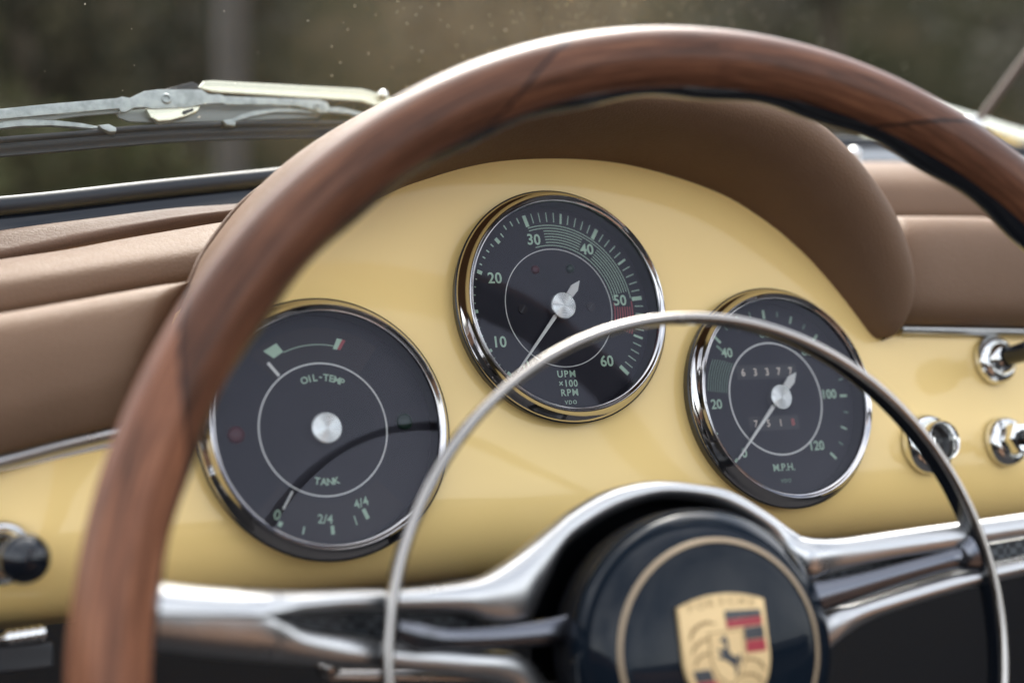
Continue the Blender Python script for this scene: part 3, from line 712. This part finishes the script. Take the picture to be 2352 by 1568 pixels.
lo = [SPl((1830, 1560), (1800, 1470), -.056), SPl((1880, 1512), (1850, 1420), -.052), SPl((1925, 1470), (1905, 1392), -.048), SPl((1980, 1432), (1955, 1383), -.046), SPl((2056, 1400), (2056, 1352), -.041), SPl((2196, 1358), (2196, 1312), -.034), SPl((2352, 1321), (2352, 1275), -.028),
       SPl((2520, 1290), (2520, 1242), -.022, .4, .007), SPl((2560, 1284), (2560, 1225), -.021, .03, .009), SPl((2760, 1262), (2760, 1200), -.016, .02, .010)]
rail('lower_spoke_rail', lo, alu)
# perforated dark insert behind the slots
def insert(pts):
    L0 = [UW(*p) for p in pts]
    o = slab('slot_insert', L0, perf, wh, .001); return o
perf = mat('perforated_black_metal', (.012, .014, .018), .35, .3)
v = coords(perf, 'Object', (1, 1, 1)); N, L, P = nodes(perf)
ck = N.new('ShaderNodeTexChecker'); ck.inputs['Scale'].default_value = 420; L.new(v, ck.inputs['Vector'])
ck.inputs[1].default_value = (.05, .055, .06, 1); ck.inputs[2].default_value = (.005, .006, .008, 1); L.new(ck.outputs[0], P.inputs['Base Color']); bump(perf, ck.outputs[1], .8, .001)
insert([(630, 1392, -.034), (1130, 1392, -.050), (1130, 1500, -.052), (900, 1480, -.043), (630, 1450, -.035)])
insert([(1890, 1300, -.053), (2352, 1222, -.034), (2540, 1190, -.028), (2540, 1260, -.028), (2352, 1292, -.034), (1890, 1405, -.053)])

# horn ring: rounded front, thin body reaching back
def ringloop(name, r, h, m, sect, n=360):
    vs, fs = [], []; q = len(sect)
    for i in range(n):
        a = 2 * pi * i / n
        for dr, dz in sect: vs.append(((r + dr) * sin(a), (r + dr) * cos(a), h + dz))
    for i in range(n):
        for j in range(q): fs.append((i * q + j, i * q + (j + 1) % q, ((i + 1) % n) * q + (j + 1) % q, ((i + 1) % n) * q + j))
    return mk(name, vs, fs, m, wh, sharp=50)
sec = [(.0018 * cos(a), .0020 * sin(a)) for a in [pi * q / 12 for q in range(13)]] + [(-.0017, -.0012), (.0017, -.0012)]
hr = ringloop('horn_ring', .1145, -.0235, hornm, sec)
ringloop('ring_backing', .1145, -.0235, blackgloss, [(-.00195, -.0004), (-.0020, -.004), (-.0012, -.0080), (.0010, -.0080), (.0018, -.004), (.0018, -.0004)])
dchrome = mat('chrome_with_dark_reflection', (.15, .155, .175), .24, 1)  # chrome darkened in its base colour to stand for dark reflections
# horn ring arms, running inside the slots to the hub
tube('horn_arm', [UW(912, 1432, -.030), UW(965, 1452, -.033), UW(1100, 1446, -.038), UW(1266, 1438, -.042), UW(1350, 1425, -.045)], [.0026, .0042, .0036, .0040, .007], hornm, wh, 20, su=6) if False else None
def arm(pts, hw, th, m):
    P = catmull([Vector(p) for p in pts], 6); nn = len(P); ws = catmull([Vector((a, 0, 0)) for a in hw], 6); vs, fs = [], []; q = 14
    for i, p in enumerate(P):
        t = (P[min(i + 1, nn - 1)] - P[max(i - 1, 0)]).normalized(); s_ = Vector((-t.y, t.x, 0)).normalized()
        for j in range(q):
            a = 2 * pi * j / q; vs.append(p + s_ * ws[i].x * cos(a) + Vector((0, 0, th * sin(a))))
    for i in range(nn - 1):
        for j in range(q): fs.append((i * q + j, i * q + (j + 1) % q, (i + 1) * q + (j + 1) % q, (i + 1) * q + j))
    fs.append(tuple(range(q))); fs.append(tuple(range((nn - 1) * q, nn * q)))
    return mk('horn_arm', vs, fs, m, wh, sharp=50)
arm([UW(912, 1445, -.027), UW(965, 1462, -.031), UW(1030, 1466, -.036), UW(1150, 1462, -.040), UW(1270, 1450, -.043), UW(1370, 1436, -.047), UW(1480, 1440, -.052)], [.0030, .0044, .0036, .0038, .0048, .0070, .0085], .0028, dchrome)
arm([UW(2262, 1262, -.026), UW(2215, 1280, -.029), UW(2180, 1285, -.033), UW(2060, 1318, -.038), UW(1950, 1350, -.042), UW(1840, 1380, -.045)], [.0085, .0050, .0040, .0042, .0050, .0065], .0028, dchrome)
# hub
buttonm = mat('black_button_enamel', (.006, .010, .016), .06, spec=.22)
hubm = mat('black_hub_enamel', (.006, .007, .010), .5, spec=.15)
m_ = .001
lathe('hub_body', [(r * m_, z * m_) for r, z in [(36, -75), (44, -64), (47.6, -56), (48.6, -48), (48.6, -40), (48.0, -36)]], hubm, wh, sharp=50)
hub = lathe('horn_button', [(r * m_, z * m_) for r, z in [(48.2, -38), (48.2, -33.5), (47.6, -31.4), (46.2, -29.2), (44.2, -27.0), (42.0, -25.0), (40.0, -23.5), (38.6, -22.7), (37.5, -22.2), (30, -20.7), (20, -19.4), (10, -18.7), (0, -18.4)]], buttonm, wh, sharp=60)
lathe('gold_ring', [(36.0 * m_, -21.5 * m_), (36.2 * m_, -21.2 * m_), (37.5 * m_, -21.7 * m_), (37.7 * m_, -22.2 * m_)], goldring, hub, sharp=60)
# crest
cz = -.0170; cm = Matrix.Translation((-.0003, 0, 0)) @ Matrix.Rotation(R(2.4), 4, 'Z')
def shield(hw, yt, arch, ys, yb, n=14):
    P = []
    for i in range(n + 1): x = hw - 2 * hw * i / n; P.append((x, yt + arch * (1 - (x / hw) ** 2)))
    for i in range(1, n + 1):
        t = i / n; P.append((-hw * (cos(t * pi / 2) ** .75), ys - (ys - yb) * sin(t * pi / 2) ** 1.15)) if False else P.append((-hw * (1 - t ** 2.2), ys + (yb - ys) * t))
    for i in range(n - 1, -1, -1):
        t = i / n; P.append((hw * (1 - t ** 2.2), ys + (yb - ys) * t))
    return P
crest = slab('crest', [Vector((x * k, y * k, cz)) for x, y in shield(16.2, 15.6, 3.3, -1, -25)], gold, hub, .0018, .0005, cm)
def cpoly(name, polys, m, z):
    b = MB()
    for P in polys: b.poly([(x * k, y * k) for x, y in P], z)
    return b.build(name, m, crest)
zc = cz + .0002
cpoly('red_stripes', [[(.8, 10.1), (14.3, 10.1), (14.3, 7.3), (.8, 7.3)], [(7.2, 2.6), (14.6, 2.6), (14.7, -1.4), (7.2, -1.4)], [(-12.3, -9.3), (-5.2, -9.3), (-3.2, -12), (-1.0, -12.6), (-1.0, -13.5), (-10.2, -13.5)]], crestred, zc)
cpoly('black_stripes', [[(.6, 13.2), (14.1, 12.4), (14.3, 10.2), (.6, 10.2)], [(7.1, 7.0), (14.4, 7.0), (14.6, 2.8), (7.1, 2.8)], [(-13.4, -5.2), (-6.9, -5.2), (-5.6, -9.1), (-12.3, -9.1)], [(-9.8, -13.8), (-1.0, -13.8), (-1.0, -17.5), (-7.5, -17.5)]], crestblack, zc)
def antler(x, y, s, fl=1):
    P = []
    A = [(-5.2, -3.6), (-3.6, -.9), (-1.2, .9), (1.8, 1.6), (4.6, 1.1)]
    top = [(-5.6, -2.6), (-4.9, -.9), (-4.0, .9), (-3.3, .4), (-2.2, 1.9), (-1.3, 1.6), (0, 2.7), (.9, 2.2), (2.3, 2.9), (3.1, 2.1), (5.2, 1.7)]
    P = [(x + fl * a * s, y + b * s) for a, b in top] + [(x + fl * a * s, y + b * s) for a, b in reversed(A)]
    return P
cpoly('antlers', [antler(-8.0, 8.0, .95), antler(-8.5, 2.8, .80), antler(-8.5, -1.6, .72), antler(9.0, -5.0, .78, -1), antler(8.0, -9.8, .75, -1), antler(6.5, -14.6, .65, -1)], golddark, zc)
cpoly('inner_shield', [[(-6.4, 6.6), (6.6, 6.6), (6.6, -3), (4.8, -8), (.2, -11.6), (-4.6, -8), (-6.4, -3)]], golddark, cz + .00015)
cpoly('inner_shield_field', [[(-5.9, 6.2), (6.1, 6.2), (6.1, -3), (4.4, -7.6), (.2, -11), (-4.2, -7.6), (-5.9, -3)]], gold, cz + .00025)
cpoly('horse', [[(-1.4, 4.6), (-.6, 5.4), (.3, 4.2), (.6, 2.4), (.5, .4), (1.4, -1.4), (3.4, -2.4), (4.4, -1.0), (4.9, -2.4), (4.6, -5.0), (3.9, -4.8), (4.0, -3.4), (3.2, -4.2), (3.4, -6.6), (2.6, -8.4), (1.9, -8.2), (2.4, -6.4), (1.2, -4.6), (-.4, -3.4), (-1.6, -2.6), (-3.6, -2.2), (-3.8, -1.4), (-2.0, -1.3), (-2.8, -.2), (-3.9, .6), (-3.3, 1.1), (-1.6, .6), (-.7, 1.2), (-.9, 2.8), (-1.9, 2.9), (-2.3, 3.5)]], crestblack, cz + .00035)
for i, ch in enumerate('PORSCHE'):
    x = -11.6 + i * 3.85
    text(ch, .0042, x * k, (14.9 + 2.6 * (1 - (x / 16) ** 2) - .9) * k, cz + .0002, R(-x * 1.1), goldmid, crest, bold=.00004)
# column
lathe('column', [(30 * m_, -75 * m_), (30 * m_, -260 * m_)], black, wh, sharp=None)
lathe('hub_shroud', [(54 * m_, -62 * m_), (52 * m_, -80 * m_), (38 * m_, -95 * m_), (30 * m_, -110 * m_)], black, wh)
# indicator lever under the spoke
e = empty('indicator_lever', WM @ Matrix.Translation(UW(870, 1552, -.075)), 'short chrome lever under the left spoke at the bottom edge', 'lever')
A = UW(755, 1551, -.075) - UW(870, 1552, -.075); B = UW(1300, 1556, -.09) - UW(870, 1552, -.075)
tube('rod', [A * 1.0, Vector((0, 0, 0)), B], .0026, hornm, e, 16)
lathe('tip', [(0, -.0045)] + [(.0045 * cos(a), .0045 * sin(a)) for a in [-pi / 2 + pi * q / 10 for q in range(1, 10)]] + [(0, .0045)], hornm, e, Matrix.Translation(A + Vector((0, .003, 0))), n=24)

# ================================================================ windscreen
ws = empty('windscreen', D, 'dusty curved windscreen with black rubber seal above the dashboard', 'windscreen')
base = [(-500, 505), (0, 470), (350, 432), (700, 396), (1000, 368), (1300, 348), (1600, 333), (1900, 326), (2200, 332), (2352, 345), (2700, 380), (3000, 410)]
def wbase(x): return -.085 - .075 * max(0, min(1, x / 2352))
BL = [U(x, y, wbase(x)) for x, y in base]
SL = .55
loft('glass', [[p + Vector((0, -.006, -.006 * SL)) for p in BL], [p + Vector((0, .06, .06 * SL)) for p in BL], [p + Vector((0, .13, .13 * SL)) for p in BL], [p + Vector((0, .26, .25 * SL)) for p in BL]], wglass, ws, sharp=None)
tube('rubber_seal', catmull([p + Vector((0, -.001, .001)) for p in BL[:6]], 8), .0042, rubber, ws, 20)
tube('rubber_seal', catmull([p + Vector((0, -.001, .001)) for p in BL[5:]], 8), .0042, rubber, ws, 20)
cowlb = [(-500, 612), (0, 530), (350, 488), (700, 445), (1000, 420), (1300, 400), (1600, 385), (1900, 380), (2200, 382), (2352, 386), (2700, 395), (3000, 400)]
CB = [U(x, y, wbase(x) + (.002 if x < 800 else .02)) for x, y in cowlb]
loft('lower_frame', [[p + Vector((0, -.004, .004)) for p in BL], [p.lerp(q, .35) for p, q in zip(BL, CB)], CB, [p + Vector((0, -.02, 0)) for p in CB]], blackgloss, ws)
# dust flecks lying on the glass
fl = MB(); rs = random.Random(3)
vs, fs = [], []
for i in range(420):
    px = rs.gauss(1480, 330) if rs.random() < .88 else rs.uniform(0, 2352); py = rs.uniform(0, 330) * rs.random() ** .4
    p0 = U(px, py, -.1)
    # put the fleck on the glass plane under that column
    j = min(range(len(BL)), key=lambda q: abs(BL[q].x - p0.x)); j = min(j, len(BL) - 2)
    d = CX * ((px - 1176) / F) + CY * ((py - 784) / F) + CZ
    t = .5
    for _ in range(30):
        P_ = CAMP + d * t
        # base interpolated by x
        bw = None
        for q in range(len(BL) - 1):
            if BL[q].x <= P_.x <= BL[q + 1].x:
                f_ = (P_.x - BL[q].x) / (BL[q + 1].x - BL[q].x); bw = BL[q].lerp(BL[q + 1], f_); break
        if bw is None: bw = BL[-1]
        wt = bw.z + (P_.y - bw.y) * SL
        t += ((wt + .0006) - P_.z) / d.z * .9
    P_ = CAMP + d * t
    s_ = rs.uniform(.00012, .00034) * (1 if rs.random() < .95 else 2.0); nn = Vector((0, -SL, 1)).normalized(); a = Vector((1, 0, 0)); b_ = nn.cross(a)
    an = rs.uniform(0, pi); el = rs.uniform(1, 1.6) if rs.random() < .93 else 5
    e1 = (a * cos(an) + b_ * sin(an)) * s_ * el; e2 = (-a * sin(an) + b_ * cos(an)) * s_ * (1 if el < 4 else .4)
    i0 = len(vs); vs += [P_ - e1, P_ - e2, P_ + e1, P_ + e2, P_ + nn * s_ * .6]; fs += [(i0, i0 + 1, i0 + 4), (i0 + 1, i0 + 2, i0 + 4), (i0 + 2, i0 + 3, i0 + 4), (i0 + 3, i0, i0 + 4)]
dustm = mat('dust', (.75, .70, .58), .8)
mk('dust_flecks', vs, fs, dustm, ws, recalc=False, sharp=None)['kind'] = 'stuff'

# outside cowl trim and mirror rod at the right
e = empty('cowl_trim', D, 'pale chrome trim along the foot of the windscreen at the right edge', 'trim')
loft('trim_strip', rows([(2000, 180, -.2), (2147, 236, -.2), (2250, 268, -.2), (2352, 300, -.2), (2600, 372, -.2)], [(1990, 192, -.194), (2140, 250, -.194), (2248, 283, -.194), (2352, 318, -.194), (2600, 392, -.194)], [(1980, 215, -.2), (2130, 272, -.2), (2240, 304, -.2), (2352, 350, -.2), (2600, 430, -.2)], [(1980, 222, -.206), (2130, 280, -.206), (2240, 316, -.206), (2352, 362, -.206), (2600, 445, -.206)], [(1980, 440, -.21), (2130, 450, -.21), (2240, 460, -.21), (2352, 480, -.21), (2600, 520, -.21)]), armm, e)
e = empty('mirror_rod', D @ Matrix.Translation(U(2238, 292, -.15)), 'thin bronze coloured mirror rod rising at the right edge behind the glass', 'rod')
c0 = U(2238, 292, -.15)
rodm = mat('bronze_steel', (.10, .07, .055), .4, .5)
tube('rod', [Vector((0, 0, 0)), U(2300, 208, -.135) - c0, U(2380, 100, -.115) - c0, U(2450, 0, -.095) - c0], .0026, rodm, e, 16)
lathe('foot', [(.008, -.004), (.0075, .001), (.004, .004), (0, .005)], chrome, e, n=32)
e = empty('chrome_stud', at_face(1962, 352, -.11), 'small chrome stud on the black cowl right of the arched hood', 'stud')
lathe('ball', [(0, -.0035)] + [(.0038 * cos(a), .0038 * sin(a)) for a in [-pi / 2 + pi * q / 10 for q in range(1, 10)]] + [(0, .0038)], chrome, e, n=24)
tube('stem', [(0, -.0035, 0), (.003, -.010, -.002)], .0028, chrome, e)

# ================================================================ wiper
WW = -.075
w0 = U(380, 228, WW)
wp = empty('windscreen_wiper', D @ Matrix.Translation(w0), 'silver wiper lying along the outside foot of the windscreen', 'wiper')
def wz(x): return WW - .03 * max(0, x) / 2352 * 2.3
def zp(pts, dw=0): return [U(*z1(x, y), wz(z1(x, y)[0]) + dw) - w0 for x, y in pts]
def plate(name, pts, m, parent=wp, dw=0, th=.0016, bv=.0003):
    return slab(name, zp(pts, dw), m, parent, th, bv)
br = plate('bridge', [(-300, 352), (0, 326), (300, 296), (690, 263), (718, 254), (765, 262), (790, 250), (850, 222), (930, 212), (1185, 213), (1222, 238), (1250, 243), (1290, 240), (1320, 252), (1600, 262), (1880, 272), (1925, 287), (1942, 320), (1918, 350), (1880, 350), (1830, 330), (1750, 310), (1600, 302), (1330, 303), (1310, 292), (1200, 300), (1100, 320), (900, 328), (850, 318), (790, 320), (740, 346), (712, 345), (700, 325), (500, 342), (0, 388), (-300, 420)], silver, th=.0014)
plate('bridge_flange', [(-300, 418), (0, 386), (500, 340), (690, 330), (700, 350), (500, 366), (0, 420), (-300, 452)], silver_d, br, -.0022, .0012, 0)
plate('spring_plate', [(680, 345), (760, 335), (1240, 300), (1600, 304), (1840, 340), (1880, 380), (1200, 402), (960, 410), (760, 402), (700, 380)], silver_d, wp, -.004, .001, .0002)
def rivet(x, y, r, par):
    c = U(*z1(x, y), wz(z1(x, y)[0]) + .0001) - w0
    return lathe('rivet', [(r, -.0002), (r, .0005), (r * .8, .0009), (r * .55, .0009), (r * .45, .0002), (0, .0001)], silver, par, Matrix.Translation(c), n=32)
rivet(977, 268, .0026, br); rivet(1860, 315, .0017, br)
plate('yoke', [(-300, 470), (-100, 430), (0, 402), (150, 388), (330, 393), (480, 410), (590, 432), (580, 448), (450, 434), (300, 424), (120, 428), (0, 442), (-300, 500)], silver, wp, -.002, .0022)
plate('yoke', [(1360, 388), (1420, 360), (1500, 336), (1650, 322), (1780, 326), (1900, 345), (1890, 362), (1750, 346), (1620, 346), (1480, 372), (1385, 402)], silver, wp, -.002, .0022)
plate('yoke', [(1930, 318), (2000, 316), (2120, 345), (2260, 385), (2400, 430), (2300, 420), (2180, 388), (2050, 356), (1930, 346)], silver, wp, -.002, .0022)
plate('claw', [(580, 422), (640, 416), (684, 436), (684, 460), (645, 462), (600, 442)], silver, wp, .0012, .004)
plate('claw', [(1308, 394), (1360, 386), (1386, 402), (1384, 426), (1335, 420)], silver, wp, .0012, .004)
plate('arm_clip', [(858, 325), (1180, 308), (1165, 340), (1090, 372), (1000, 396), (935, 402), (885, 375)], armm, wp, -.0005, .0035, .0006)
plate('clip_slot', [(1070, 352), (1080, 338), (1140, 322), (1138, 338), (1085, 362)], black, wp, -.0002, .0003, 0)
plate('arm', [(1165, 200), (1200, 160), (1260, 156), (2130, 205), (2250, 240), (2420, 300), (2420, 372), (2300, 345), (2130, 285), (1250, 232), (1190, 215)], armm, wp, -.006, .005, .0012)
plate('arm_wedge', [(960, 216), (1050, 190), (1132, 167), (1160, 182), (1176, 206), (1120, 216)], black, wp, -.006, .004, .0003)
lathe('arm_screw', [(0, .003), (.0014, .0026), (.0024, .0012), (.0026, -.001)], chrome, wp, Matrix.Translation(U(*z1(2255, 245), wz(880) - .004) - w0), n=24)
# rubber blade: ridged band
top = [(-300, 522), (0, 497), (300, 474), (600, 450), (760, 434), (1000, 420), (1300, 409), (1500, 403), (1850, 402), (2200, 405), (2500, 420)]
bot = [(-300, 640), (0, 606), (300, 580), (600, 553), (760, 540), (1000, 521), (1300, 507), (1500, 500), (1850, 494), (2200, 490), (2500, 500)]
T_ = zp(top, -.003); B_ = zp(bot, -.003)
lay = [(0, -.002), (0, .0014), (.12, .0020), (.28, .0014), (.34, .0004), (.44, .0004), (.5, .0012), (.7, .0010), (.78, .0002), (1, .0002), (1, -.002)]
loft('rubber_blade', [[a.lerp(b_, f_) + Vector((0, 0, dz)) for a, b_ in zip(T_, B_)] for f_, dz in lay], rubber, wp, smooth_rows=False)
